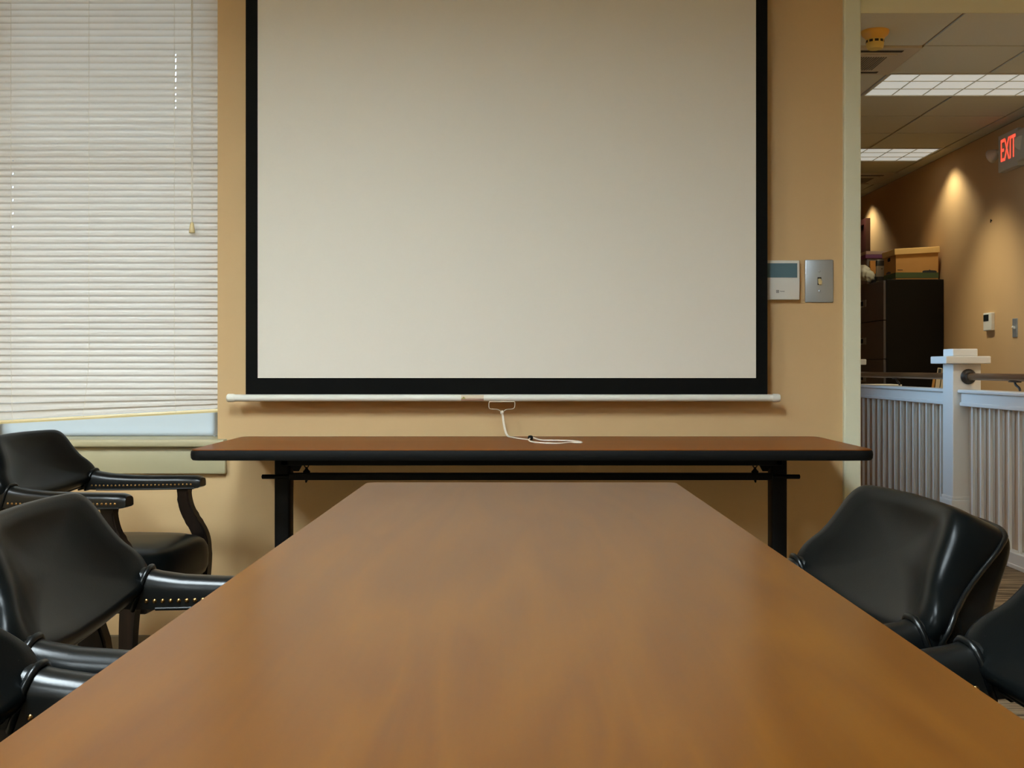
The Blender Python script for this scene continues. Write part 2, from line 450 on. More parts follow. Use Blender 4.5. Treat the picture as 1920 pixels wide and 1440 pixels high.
# ------------------------------------------------------------------ projection screen
scr = thing('projection_screen', 'large white pull-down projection screen with black border hanging on the beige wall', 'projection screen', (-0.037, WY-0.06, 2.5))
def spart(name, bm, m, smooth=None):
    o = obj(name, bm, m, scr, smooth); o.matrix_parent_inverse = Matrix.Translation(-scr.location); return o
SY = WY-0.06
bm = bmesh.new(); box(bm, (-0.860, SY, 0.869), (0.7855, SY+0.0012, 2.46)); spart('border', bm, M['screen_black'])
bm = bmesh.new(); box(bm, (-0.822, SY-0.0006, 0.9235), (0.749, SY, 2.43)); spart('screen_surface', bm, M['screen_white'])
bm = bmesh.new(); tube(bm, [(-0.905, SY-0.002, 0.8605), (0.810, SY-0.002, 0.8605)], 0.0112, 20); bar = spart('weight_bar', bm, M['bar'], 40)
for x0, x1 in ((-0.919, -0.893), (0.798, 0.824)):
    bm = bmesh.new(); lathe(bm, [(0.009, x0), (0.0125, x0+0.003), (0.0132, x0+0.006), (0.0132, x1-0.006), (0.0125, x1-0.003), (0.0115, x1)], (0, SY-0.002, 0.8605), 'X', 20)
    spart('end_cap', bm, M['bar'], 40)
bm = bmesh.new()
def arcplate(bm, x0, x1, a0, a1, mi, r=0.0116):
    rows = []
    for i in range(5):
        a = math.radians(a0 + (a1-a0)*i/4)
        rows.append([bm.verts.new((x, SY-0.002-r*math.cos(a), 0.8605+r*math.sin(a))) for x in (x0, x1)])
    for a, b in zip(rows[:-1], rows[1:]):
        bm.faces.new((a[0], a[1], b[1], b[0])).material_index = mi
arcplate(bm, -0.180, -0.109, -5, 55, 0); arcplate(bm, -0.180, -0.109, -45, -5, 2)
a = [bm.verts.new(p) for p in ((-0.179, SY-0.0139, 0.858), (-0.165, SY-0.0139, 0.858), (-0.172, SY-0.0132, 0.8655))]; bm.faces.new(a).material_index = 1
o = spart('warning_label', bm, [M['sticker'], M['sticker_warn'], M['sticker_rose']]); o['label'] = 'tan paper warning label'
bm = bmesh.new(); bbox(bm, (-0.092, SY-0.008, 0.8475), (-0.012, SY+0.004, 0.8525), 0.0015); spart('handle_plate', bm, M['wire'])
bm = bmesh.new()
hp = [(-0.090, SY-0.004, 0.851), (-0.093, SY-0.004, 0.842), (-0.092, SY-0.004, 0.829), (-0.084, SY-0.004, 0.8255), (-0.067, SY-0.004, 0.8245), (-0.055, SY-0.004, 0.818), (-0.0515, SY-0.004, 0.814),
      (-0.047, SY-0.004, 0.818), (-0.037, SY-0.004, 0.8245), (-0.021, SY-0.004, 0.8255), (-0.013, SY-0.004, 0.830), (-0.011, SY-0.004, 0.842), (-0.013, SY-0.004, 0.851)]
tube(bm, catmull(hp, 4), 0.0014, 6); spart('wire_handle', bm, M['wire'], 60)
TZ = 0.7376
bm = bmesh.new()
cp = [(-0.0515, SY-0.004, 0.817), (-0.050, SY-0.008, 0.800), (-0.046, SY-0.018, 0.775), (-0.041, SY-0.03, 0.755), (-0.034, SY-0.048, 0.7435), (-0.02, SY-0.075, TZ+0.0034), (0.0, SY-0.12, TZ+0.0026), (0.022, SY-0.165, TZ+0.0026), (0.031, SY-0.18, TZ+0.0026)]
tube(bm, catmull(cp, 5), 0.0022, 7)
tube(bm, [(p[0]+0.003, p[1]-0.001, p[2]) for p in catmull(cp, 5)], 0.0018, 7)
lp = [(0.040, 3.555, TZ+0.007), (0.056, 3.53, TZ+0.0034), (0.075, 3.49, TZ+0.0026), (0.115, 3.475, TZ+0.0026), (0.154, 3.466, TZ+0.0026), (0.178, 3.42, TZ+0.0026), (0.184, 3.385, TZ+0.0026), (0.176, 3.372, TZ+0.0026),
      (0.152, 3.39, TZ+0.0026), (0.128, 3.355, TZ+0.0026), (0.106, 3.345, TZ+0.0026), (0.075, 3.36, TZ+0.0026), (0.050, 3.385, TZ+0.0026), (0.034, 3.43, TZ+0.0034), (0.032, 3.49, TZ+0.005)]
tube(bm, catmull(lp, 5, True), 0.0023, 7, closed=True)
lathe(bm, [(0.002, 0.808), (0.0055, 0.811), (0.006, 0.816), (0.003, 0.821)], (-0.0515, SY-0.004, 0), seg=10)
pc = spart('pull_cord', bm, M['cordw'], 60); pc['label'] = 'white pull cord looped on the table'
bm = bmesh.new(); lathe(bm, [(0.003, -0.008), (0.0065, -0.006), (0.0075, 0), (0.0065, 0.006), (0.003, 0.008)], (0.036, 3.525, TZ+0.0077), 'X', 14)
obj('cord_toggle', bm, M['black_edge'], pc, 50)
bm = bmesh.new(); bbox(bm, (-0.95, SY-0.05, 2.43), (0.876, SY+0.06, 2.53), 0.01, 3); spart('case', bm, M['bar'], 40)

# ------------------------------------------------------------------ folding table against the wall
FX0, FX1, FY0, FY1 = -0.878, 0.950, 3.116, 3.735
ft = thing('folding_table', 'long folding table with black edge standing under the projection screen', 'table', ((FX0+FX1)/2, (FY0+FY1)/2, 0))
def fpart(name, bm, m, smooth=None, par=None):
    o = obj(name, bm, m, par or ft, smooth)
    if par is None: o.matrix_parent_inverse = Matrix.Translation(-ft.location)
    return o
def rrect(x0, x1, y0, y1, r, n=6):
    out = []
    for cx, cy, a0 in ((x1-r, y0+r, -90), (x1-r, y1-r, 0), (x0+r, y1-r, 90), (x0+r, y0+r, 180)):
        for k in range(n+1):
            a = math.radians(a0 + 90*k/n); out.append((cx + r*math.cos(a), cy + r*math.sin(a)))
    return out
def slab(bm, ol, z0, z1):
    loft(bm, [[Vector((x, y, z)) for x, y in ol] for z in (z0, z1)], True, True, True)
bm = bmesh.new(); slab(bm, rrect(FX0+0.003, FX1-0.003, FY0+0.003, FY1-0.003, 0.03), 0.733, TZ); fpart('tabletop', bm, M['veneer_x'])
bm = bmesh.new()
prof = [(0.002, TZ-0.0012), (-0.001, TZ-0.0018), (-0.004, TZ-0.006), (-0.005, TZ-0.014), (-0.004, TZ-0.024), (0.0, TZ-0.029), (0.006, TZ-0.0295)]
def ring_off(x0, x1, y0, y1, r, off, z): return [Vector((x, y, z)) for x, y in rrect(x0+off, x1-off, y0+off, y1-off, max(0.004, r-off))]
loft(bm, [ring_off(FX0+0.004, FX1-0.004, FY0+0.004, FY1-0.004, 0.03, a, z) for a, z in prof]); slab(bm, rrect(FX0+0.006, FX1-0.006, FY0+0.006, FY1-0.006, 0.03), 0.7085, 0.7328); fpart('edge_band', bm, M['black_edge'], 40)
bm = bmesh.new(); bbox(bm, (-0.640, 3.16, 0.692), (0.712, 3.185, 0.7085), 0.003); bbox(bm, (-0.640, 3.66, 0.692), (0.712, 3.685, 0.7085), 0.003)
bbox(bm, (-0.640, 3.16, 0.692), (-0.62, 3.685, 0.7085), 0.003); bbox(bm, (0.692, 3.16, 0.692), (0.712, 3.685, 0.7085), 0.003)
fpart('apron', bm, M['black_edge'])
LYC = 3.42
for s, xc in ((-1, -0.683), (1, 0.7545)):
    bm = bmesh.new(); bbox(bm, (xc-0.0225, LYC-0.03, 0.025), (xc+0.0225, LYC+0.03, 0.7085), 0.006, 3); leg = fpart('leg', bm, M['black_metal'], 40)
    bm = bmesh.new(); bbox(bm, (xc-0.025, LYC-0.26, 0), (xc+0.025, LYC+0.26, 0.03), 0.008, 3); obj('foot', bm, M['black_metal'], leg, 40)
    # gusset plate and lock ring next to the leg
    bm = bmesh.new()
    g = -s
    pl = [(xc+g*0.02, 0.7085), (xc+g*0.135, 0.7085), (xc+g*0.105, 0.690), (xc+g*0.06, 0.682), (xc+g*0.045, 0.655), (xc+g*0.03, 0.655), (xc+g*0.02, 0.67)]
    loft(bm, [[Vector((x, y, z)) for x, z in pl] for y in (LYC-0.012, LYC-0.008)], True, True, True)
    tube(bm, [(xc+g*0.071+0.006*math.cos(a), LYC-0.03, 0.674+0.007*math.sin(a)) for a in [2*PI*k/14 for k in range(14)]], 0.0017, 6, closed=True)
    lathe(bm, [(0.002, 0.669), (0.005, 0.662), (0.010, 0.657), (0.011, 0.650)], (xc+g*0.071, LYC-0.03, 0), seg=12)
    tube(bm, [(xc+g*0.071, LYC-0.03, 0.634), (xc+g*0.069, LYC-0.03, 0.624)], [0.005, 0.002], 8)
    fpart('lock_bracket', bm, M['black_metal'])
bm = bmesh.new()
tube(bm, [(-0.741, LYC-0.035, 0.6415), (-0.739, LYC-0.035, 0.6415), (0.811, LYC-0.035, 0.6415), (0.813, LYC-0.035, 0.6415)], [0.003, 0.0066, 0.0066, 0.003], 12)
bbox(bm, (-0.66, LYC-0.045, 0.632), (0.732, LYC-0.022, 0.6525), 0.003)
fpart('stretcher', bm, M['black_metal'], 40)

# ------------------------------------------------------------------ conference table (camera rests just above it)
CX0, CX1, CY0, CY1 = -0.291, 0.302, 0.28, 2.247
ct = thing('conference_table', 'long narrow cherry-veneer table running from the foreground toward the screen', 'table', ((CX0+CX1)/2, (CY0+CY1)/2, 0))
top = bpy.data.objects.new('tabletop', None)
bm = bmesh.new(); slab(bm, rrect(CX0, CX1, CY0, CY1, 0.022), -0.028, -0.0015)
bm2 = bmesh.new(); slab(bm2, rrect(CX0+0.002, CX1-0.002, CY0+0.002, CY1-0.002, 0.02), -0.0014, 0)
P = Vector(((CX0+CX1)/2, CY1, 0.7362))
tiltm = Matrix.Translation(P) @ Matrix.Rotation(-math.radians(0.36), 4, 'X') @ Matrix.Translation(-Vector((P.x, P.y, 0)))
for b_, nm, mt in ((bm2, 'tabletop', M['veneer']), (bm, 'edge_band', M['veneer_edge'])):
    bmesh.ops.transform(b_, matrix=tiltm, verts=b_.verts[:])
    o = obj(nm, b_, mt, ct); o.matrix_parent_inverse = Matrix.Translation(-ct.location)
for yc, hz in ((CY0+0.28, 0.7175), (CY1-0.28, 0.7075)):
    bm = bmesh.new(); bbox(bm, (-0.022, yc-0.025, 0.03), (0.034, yc+0.025, hz), 0.006, 3); leg = obj('leg', bm, M['black_metal'], ct, 40); leg.matrix_parent_inverse = Matrix.Translation(-ct.location)
    bm = bmesh.new(); bbox(bm, (-0.24, yc-0.028, 0), (0.25, yc+0.028, 0.032), 0.008, 3); obj('foot', bm, M['black_metal'], leg, 40)

# ------------------------------------------------------------------ upholstered captain's chair
LEAN = math.radians(27)
P0 = Vector((-0.128, 0, 0.588))
U = Vector((-math.sin(LEAN), 0, math.cos(LEAN))); N = Vector((math.cos(LEAN), 0, math.sin(LEAN)))
half = [(0, -0.004), (0.08, -0.003), (0.16, 0.001), (0.215, 0.004), (0.248, 0.010), (0.259, 0.03), (0.257, 0.05), (0.244, 0.068), (0.228, 0.084), (0.2155, 0.104), (0.2065, 0.127), (0.199, 0.150), (0.186, 0.170), (0.166, 0.1805), (0.135, 0.185), (0.07, 0.1885), (0, 0.190)]
hs = catmull([(a, b, 0) for a, b in half], 3)
outline = [(p.x, p.y) for p in hs] + [(-p.x, p.y) for p in reversed(hs[1:-1])]
CEN = (0.0, 0.098)
def bp(y, h, d):
    return P0 + U*h + N*(d + 0.35*y*y) + Vector((0, y, 0))
def seam_d(h):
    k = max(0.0, min(1.0, (h-0.06)/0.115)); return 0.024 - 0.040*k
def ring_t(t, d, w=0.0):
    # w: how far the ring follows the seam line (which runs forward down the sides and back over the top)
    return [bp(CEN[0]+(y-CEN[0])*(1-t), CEN[1]+(h-CEN[1])*(1-t), d*(1-w) + (seam_d(h)+d)*w) for y, h in outline]
def fan(bm, ring, p):
    c = bm.verts.new(p)
    n = len(ring)
    for i in range(n): bm.faces.new((ring[i], ring[(i+1) % n], c))

def arm_path():
    k = [(-0.122, 0.2275, 0.599, 0.672), (-0.108, 0.2285, 0.598, 0.665), (-0.085, 0.230, 0.596, 0.655), (-0.055, 0.232, 0.595, 0.6475), (-0.02, 0.234, 0.595, 0.642), (0.04, 0.238, 0.596, 0.638),
         (0.11, 0.243, 0.597, 0.637), (0.19, 0.248, 0.599, 0.6375), (0.236, 0.250, 0.600, 0.637), (0.248, 0.2505, 0.602, 0.634), (0.253, 0.251, 0.606, 0.630)]
    return k
def arm_sec(w):
    return [(-0.5*w, 0.0), (-0.5*w, 0.35), (-0.49*w, 0.58), (-0.45*w, 0.76), (-0.36*w, 0.90), (-0.2*w, 0.98), (0, 1.0), (0.2*w, 0.98), (0.36*w, 0.90), (0.45*w, 0.76), (0.49*w, 0.58), (0.5*w, 0.35), (0.5*w, 0.0)]

def make_chair(label):
    t = thing('captains_chair', label, 'chair', (0,0,0), 0, 'black leather captain chairs')
    L = M['leather']
    # back cushion
    bm = bmesh.new()
    spec = [(0.0, 0.0, 1), (-0.010, 0.005, 1), (-0.012, 0.012, 0.9), (-0.004, 0.038, 0.25), (0.022, 0.049, 0), (0.07, 0.055, 0), (0.15, 0.056, 0), (0.28, 0.052, 0), (0.45, 0.047, 0), (0.65, 0.044, 0), (0.85, 0.0425, 0)]
    R = loft(bm, [ring_t(a, d, w) for a, d, w in spec]); fan(bm, R[-1], bp(CEN[0], CEN[1], 0.042))
    spec = [(0.0, 0.0, 1), (0.004, -0.004, 1), (0.006, -0.018, 0.3), (0.02, -0.026, 0), (0.06, -0.031, 0), (0.2, -0.035, 0), (0.5, -0.037, 0), (0.8, -0.038, 0)]
    R = loft(bm, [ring_t(a, d, w) for a, d, w in spec]); fan(bm, R[-1], bp(CEN[0], CEN[1], -0.038))
    bmesh.ops.remove_doubles(bm, verts=bm.verts[:], dist=1e-5)
    back = obj('backrest', bm, L, t, 60)
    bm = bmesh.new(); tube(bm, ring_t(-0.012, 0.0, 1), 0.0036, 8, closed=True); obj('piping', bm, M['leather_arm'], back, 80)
    # arms
    for s in (1, -1):
        bm = bmesh.new(); rings = []
        for (x, y, zb, zt) in arm_path():
            w = 0.056
            if x < -0.06: w = 0.056 + 0.006*min(1, (-0.06-x)/0.05)
            if x > 0.238: w = 0.056 - (x-0.238)*0.5
            lean = max(0.0, min(1.0, (-0.03-x)/0.06))*0.45
            rings.append([Vector((x - lean*0.0 + lean*(h-0.5)*-(zt-zb)*-0.25, s*y + a, zb + h*(zt-zb))) for a, h in arm_sec(w)])
        loft(bm, rings, True, True, True, 0)
        # brass nail heads along both lower sides and the front end
        def nail(c, n):
            c = Vector(c); n = Vector(n).normalized(); a = n.orthogonal().normalized(); b = n.cross(a)
            rr = []
            for q, hgt in ((0.0036, 0), (0.0031, 0.0015), (0.0015, 0.0025)):
                rr.append([c + n*hgt + (a*math.cos(2*PI*k/8) + b*math.sin(2*PI*k/8))*q for k in range(8)])
            loft(bm, rr, True, False, True, 1)
        x = -0.068
        while x < 0.230:
            K = arm_path()
            for p, q in zip(K[:-1], K[1:]):
                if p[0] <= x <= q[0]:
                    f = (x-p[0])/(q[0]-p[0]); y = p[1]+(q[1]-p[1])*f; zb = p[2]+(q[2]-p[2])*f
            for d in (1, -1):
                nail((x, s*y + d*0.0278, zb + 0.0125), (0, d, 0))
            x += 0.0118
        for dy in (-0.016, -0.005, 0.006, 0.017):
            nail((0.2487, s*0.2505+dy, 0.6125), (1, 0, 0))
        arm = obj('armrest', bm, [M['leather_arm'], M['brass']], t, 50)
        # welt rings at the joint and bottom welt
        bm = bmesh.new()
        for xr, tz in ((-0.078, 0.0), (-0.097, 0.0)):
            K = arm_path()
            for p, q in zip(K[:-1], K[1:]):
                if p[0] <= xr <= q[0]:
                    f = (xr-p[0])/(q[0]-p[0]); y = p[1]+(q[1]-p[1])*f; zb = p[2]+(q[2]-p[2])*f; zt = p[3]+(q[3]-p[3])*f
            sec = [(a*1.03, h) for a, h in arm_sec(0.059)]
            tube(bm, [(xr + (h-0.5)*0.018, s*y+a, zb + h*(zt-zb) + (0.001 if h > 0.9 else 0)) for a, h in sec], 0.0042, 8, closed=True)
        for d in (1, -1):
            tube(bm, [(x, s*y + d*0.0275, zb+0.001) for x, y, zb, zt in arm_path()[3:9]], 0.0028, 6)
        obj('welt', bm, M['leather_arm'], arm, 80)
    # seat
    bm = bmesh.new()
    so = [(0.02+0.0, 0)]
    def seat_ol(n=48):
        out = []
        for k in range(n):
            a = 2*PI*k/n; c, s_ = math.cos(a), math.sin(a)
            x = math.copysign(abs(c)**0.42, c); y = math.copysign(abs(s_)**0.42, s_)
            wy = 0.222 if x > 0 else 0.222 - 0.03*(-x)
            out.append((0.090 + 0.222*x, wy*y))
        return out
    SO = seat_ol()
    def sr(t_, z): return [Vector((0.090+(x-0.090)*(1-t_), y*(1-t_), z)) for x, y in SO]
    prof = [(0.06, 0.368), (0.02, 0.372), (-0.01, 0.39), (-0.015, 0.42), (-0.005, 0.444), (0.03, 0.460), (0.09, 0.470), (0.2, 0.477), (0.4, 0.482), (0.7, 0.485)]
    R = loft(bm, [sr(a, z) for a, z in prof], True, True); fan(bm, R[-1], (0.090, 0, 0.486))
    seat = obj('seat', bm, L, t, 60)
    bm = bmesh.new(); bbox(bm, (-0.105, -0.20, 0.318), (0.275, 0.20, 0.371), 0.006); obj('seat_frame', bm, M['dark_wood'], t)
    # curved arm posts running into the front legs, raked rear legs
    for s in (1, -1):
        bm = bmesh.new()
        path = [(0.198, 0.600, 0.034), (0.199, 0.575, 0.035), (0.205, 0.545, 0.039), (0.219, 0.515, 0.044), (0.238, 0.485, 0.046), (0.251, 0.455, 0.044), (0.256, 0.42, 0.042), (0.254, 0.36, 0.042), (0.249, 0.28, 0.038), (0.246, 0.15, 0.033), (0.243, 0.0, 0.028)]
        rings = []
        for p in catmull([(x, w, z) for x, z, w in path], 3):
            x, w, z = p; yy = s*(0.2465); hw = 0.017 if z > 0.3 else 0.017*(0.75+0.25*z/0.3)
            rings.append([Vector((x-w/2, yy-hw, z)), Vector((x+w/2, yy-hw, z)), Vector((x+w/2, yy+hw, z)), Vector((x-w/2, yy+hw, z))])
        b2 = bmesh.new(); loft(b2, rings, True, True, True)
        es = [e for e in b2.edges if abs(e.verts[0].co.z - e.verts[1].co.z) > 1e-4]
        bmesh.ops.bevel(b2, geom=es, offset=0.004, segments=2, affect='EDGES'); merge(bm, b2)
        obj('front_leg', bm, M['dark_wood'], t, 50)
        bm = bmesh.new(); rings = []
        for x, z, w in ((-0.150, 0.615, 0.040), (-0.132, 0.56, 0.040), (-0.122, 0.48, 0.042), (-0.124, 0.38, 0.042), (-0.142, 0.25, 0.038), (-0.175, 0.10, 0.032), (-0.200, 0.0, 0.028)):
            yy = s*0.165; hw = w*0.42
            rings.append([Vector((x-w/2, yy-hw, z)), Vector((x+w/2, yy-hw, z)), Vector((x+w/2, yy+hw, z)), Vector((x-w/2, yy+hw, z))])
        b2 = bmesh.new(); loft(b2, rings, True, True, True)
        es = [e for e in b2.edges if abs(e.verts[0].co.z - e.verts[1].co.z) > 1e-4]
        bmesh.ops.bevel(b2, geom=es, offset=0.004, segments=2, affect='EDGES'); merge(bm, b2)
        obj('rear_leg', bm, M['dark_wood'], t, 50)
    return t

R_ = math.radians
chair = make_chair('black leather captain chair against the wall below the blind-covered window')
chair.location = (-1.213, 3.255, 0); chair.rotation_euler = (0, 0, R_(-6))
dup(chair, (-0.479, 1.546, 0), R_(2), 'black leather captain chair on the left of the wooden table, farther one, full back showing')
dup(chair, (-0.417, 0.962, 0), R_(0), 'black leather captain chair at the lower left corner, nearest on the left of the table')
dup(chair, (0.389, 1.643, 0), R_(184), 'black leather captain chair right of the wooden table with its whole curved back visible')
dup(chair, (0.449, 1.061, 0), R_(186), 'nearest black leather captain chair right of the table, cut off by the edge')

# ------------------------------------------------------------------ wall controls beside the screen
th = thing('thermostat', 'large white thermostat with blue display half hidden behind the projection screen edge', 'thermostat', (0.83, WY, 1.23))
def tpart(name, bm, m, par, smooth=None):
    o = obj(name, bm, m, par, smooth); o.matrix_parent_inverse = Matrix.Translation(-par.location); return o
def wz(y, d=WY): return 0.955 + (690-y)*d/2200
TF = WY-0.022
bm = bmesh.new(); bbox(bm, (0.745, TF, wz(562, TF)), (0.8965, WY-0.006, wz(488, TF)), 0.003, 3); bbox(bm, (0.755, WY-0.008, wz(560, TF)), (0.887, WY, wz(492, TF)), 0.002)
box(bm, (0.745, TF-0.0004, wz(524.5, TF)), (0.8965, TF, wz(525.2, TF))); tpart('case', bm, M['plastic_white'], th, 40)
bm = bmesh.new(); bbox(bm, (0.755, TF-0.0008, wz(520.5, TF)), (0.8885, TF+0.001, wz(493.5, TF)), 0.0006); tpart('display', bm, M['lcd'], th)
bm = bmesh.new(); lx, lz = (1458-972)*TF/2200, wz(546.5, TF)
for q in ((-0.0042, -0.0042, 0.0042, -0.0028), (-0.0042, 0.0028, 0.0042, 0.0042), (-0.0042, -0.0042, -0.0028, 0.0042), (0.0028, -0.0042, 0.0042, 0.0042), (-0.0014, -0.0014, 0.0014, 0.0014)):
    box(bm, (lx+q[0], TF-0.0005, lz+q[1]), (lx+q[2], TF+0.0002, lz+q[3]))
tm = text_mesh('TRANE', 0.0048, 0.0003)
bmesh.ops.transform(tm, matrix=Matrix.Translation((lx+0.0145, TF-0.0003, lz)) @ Matrix.Rotation(PI/2, 4, 'X'), verts=tm.verts[:]); merge(bm, tm)
tpart('logo', bm, M['print'], th)
sw = thing('light_switch', 'brushed steel light switch plate with ivory toggle next to the doorway trim', 'light switch', (0.96, WY, 1.24))
X0, X1 = (1509-972)*WY/2200, (1562-972)*WY/2200
bm = bmesh.new(); bbox(bm, (X0, WY-0.006, wz(567.3)), (X1, WY, wz(487.3)), 0.0035, 2); tpart('plate', bm, M['steel'], sw, 30)
xc, zc = (X0+X1)/2, wz(527.3)
bm = bmesh.new(); bbox(bm, (xc-0.0062, WY-0.0068, zc-0.0125), (xc+0.0062, WY-0.005, zc+0.0125), 0.0006); tpart('toggle_slot', bm, M['dark_bronze'], sw)
bm = bmesh.new(); b2 = bmesh.new(); box(b2, (-0.0048, -0.016, -0.0065), (0.0048, 0.004, 0.0065))
bmesh.ops.bevel(b2, geom=b2.edges[:], offset=0.0012, segments=2, affect='EDGES')
bmesh.ops.transform(b2, matrix=Matrix.Translation((xc, WY-0.006, zc+0.001)) @ Matrix.Rotation(R_(28), 4, 'X'), verts=b2.verts[:]); merge(bm, b2)
tpart('toggle', bm, M['ivory'], sw, 40)
for dz in (0.0315, -0.0315):
    bm = bmesh.new(); lathe(bm, [(0.0036, WY-0.006), (0.0034, WY-0.0075), (0.002, WY-0.0083)], (xc, 0, zc+dz), 'Y', 12); tpart('screw', bm, M['steel'], sw, 40)

# ------------------------------------------------------------------ hall: newels, railing, handrail
def newel(name, label, yf):
    t = thing(name, label, 'newel post', (2.397, yf+0.075, 0), 0, 'white newel posts')
    x0, x1 = -0.0755, 0.0755
    bm = bmesh.new(); bbox(bm, (x0, -0.075, 0), (x1, 0.075, 0.98), 0.004); obj('shaft', bm, M['white'], t)
    bm = bmesh.new(); bbox(bm, (x0-0.012, -0.087, 0), (x1+0.012, 0.087, 0.25), 0.004); bbox(bm, (x0-0.006, -0.081, 0.25), (x1+0.006, 0.081, 0.266), 0.004); obj('base_block', bm, M['white'], t)
    bm = bmesh.new(); bbox(bm, (-0.128, -0.118, 0.978), (0.112, 0.118, 1.018), 0.005); obj('cap', bm, M['white'], t)
    bm = bmesh.new(); bbox(bm, (-0.075, -0.072, 1.018), (0.06, 0.072, 1.058), 0.005); obj('cap_block', bm, M['white'], t)
    return t
newel('newel_post', 'white square newel post with stepped cap in the middle of the hall railing', 6.27)
newel('newel_post', 'white newel post cap peeking out behind the doorway trim, far end of the railing', 8.50)
def railing(label, ya, yb, grp='white railing sections'):
    t = thing('railing', label, 'railing', (2.385, ya, 0), 0, grp)
    Lg = yb-ya
    def q(bm, n, m): return obj(n, bm, m, t)
    bm = bmesh.new()
    bbox(bm, (-0.040, 0.001, 0.822), (0.06, Lg-0.001, 0.840), 0.005); bbox(bm, (-0.022, 0.001, 0.765), (0.045, Lg-0.001, 0.822), 0.006); bbox(bm, (-0.030, 0.001, 0.752), (0.05, Lg-0.001, 0.772), 0.005)
    q(bm, 'cap_rail', M['white'])
    e = 0.0135
    bm = bmesh.new(); bbox(bm, (-0.024, e, 0), (0.05, Lg-e, 0.075), 0.005); bbox(bm, (-0.030, e, 0), (0.05, Lg-e, 0.02), 0.003); q(bm, 'bottom_rail', M['white'])
    bm = bmesh.new(); box(bm, (0.022, e, 0.07), (0.045, Lg-e, 0.755)); q(bm, 'panel', M['panel'])['label'] = 'beige panel behind the balusters'
    y = 0.075
    first = None
    while y < Lg-0.03:
        if first is None:
            bm = bmesh.new(); bbox(bm, (-0.0085, -0.0075, 0.07), (0.0065, 0.0075, 0.756), 0.0015, 1); first = q(bm, 'baluster', M['white']); c = first
        else:
            c = first.copy(); COL.objects.link(c); c.parent = t
        c.location = (0, y, 0); y += 0.115
    return t
railing('white railing of thin balusters left of the newel post, running behind the doorway trim', 6.42, 8.50)
railing('white railing of thin balusters on the near side of the newel post, right edge', 4.35, 6.27)
def handrail(label, ya, yb, near_end):
    t = thing('handrail', label, 'handrail', (2.403, ya, 0.909), 0, 'bronze handrails')
    Lg = yb-ya
    bm = bmesh.new(); tube(bm, [(0, 0.001, 0), (0, Lg-0.001, 0)], 0.0185, 20); obj('rail', bm, M['bronze'], t, 40)
    for yy, d in ((Lg, -1),) if near_end else ((0, 1), (Lg, -1)):
        bm = bmesh.new(); lathe(bm, [(0.041, yy+d*0.001), (0.041, yy+d*0.008), (0.034, yy+d*0.016), (0.024, yy+d*0.022), (0.022, yy+d*0.04)], (0, 0, 0), 'Y', 24); obj('rosette', bm, M['dark_bronze'], t, 40)
    bm = bmesh.new(); yb_ = (5.68-ya) if near_end else Lg*0.5
    bbox(bm, (-0.012, yb_-0.05, -0.024), (0.012, yb_+0.05, -0.018), 0.002)
    tube(bm, catmull([(0, yb_, -0.02), (0.0, yb_-0.01, -0.035), (0.004, yb_-0.04, -0.05), (0.004, yb_-0.05, -0.0625)], 5), 0.006, 8); obj('bracket', bm, M['dark_bronze'], t, 50)
    return t
handrail('bronze handrail left of the newel post in front of the dark cabinet', 6.42, 8.50, False)
handrail('bronze handrail right of the newel post ending in a round rosette', 4.35, 6.27, True)

# ------------------------------------------------------------------ hall: ceiling fixtures
def troffer(label, x0, y0, dm, group, L=2*CELL, W=CELL, deep=0.0, nx=6, ny=3):
    t = thing('ceiling_light', label, 'ceiling light', (x0, y0, CZ), 0, group)
    bm = bmesh.new()
    for lo, hi in (((0.004, 0.004, -0.003-deep), (L-0.004, 0.022, 0.007)), ((0.004, W-0.022, -0.003-deep), (L-0.004, W-0.004, 0.007)), ((0.004, 0.022, -0.003-deep), (0.022, W-0.022, 0.007)), ((L-0.022, 0.022, -0.003-deep), (L-0.004, W-0.022, 0.007))):
        box(bm, lo, hi)
    obj('frame', bm, M['sign_body'], t)
    bm = bmesh.new()
    for k in range(1, nx): box(bm, (L*k/nx-0.0025, 0.022, -0.001-deep), (L*k/nx+0.0025, W-0.022, 0.0035))
    for k in range(1, ny): box(bm, (0.022, W*k/ny-0.0025, -0.0012-deep), (L-0.022, W*k/ny+0.0025, 0.0033))
    obj('louver', bm, M['sign_body'], t)
    bm = bmesh.new(); box(bm, (0.02, 0.02, 0.0035), (L-0.02, W-0.02, 0.006)); obj('diffuser', bm, dm, t)
    return t
troffer('wide louvered ceiling light panel in the hall, larger and nearer', GX0, GY0+CELL, M['diff_hall'], 'hall ceiling lights')
troffer('louvered ceiling light panel in the hall, smaller and farther', GX0, GY0+5*CELL, M['diff_hall'], 'hall ceiling lights')
troffer('unseen light panel added to brighten the hall just inside the doorway, above the frame', GX0-CELL, GY0-4*CELL, M['diff_fill'], 'hall ceiling lights', deep=0.02)  # added fill for the hall, out of view
for k, (x, y, w) in enumerate(((-2.7, 0.3, 'left'), (-0.8, 0.3, 'right'), (-1.6, -2.3, 'rear'))):
    troffer('fluorescent ceiling light panel of the meeting room, %s one' % w, x, y, M['diff_room'], 'meeting room ceiling lights', L=CELL, W=2*CELL, deep=0.032, nx=3, ny=6)

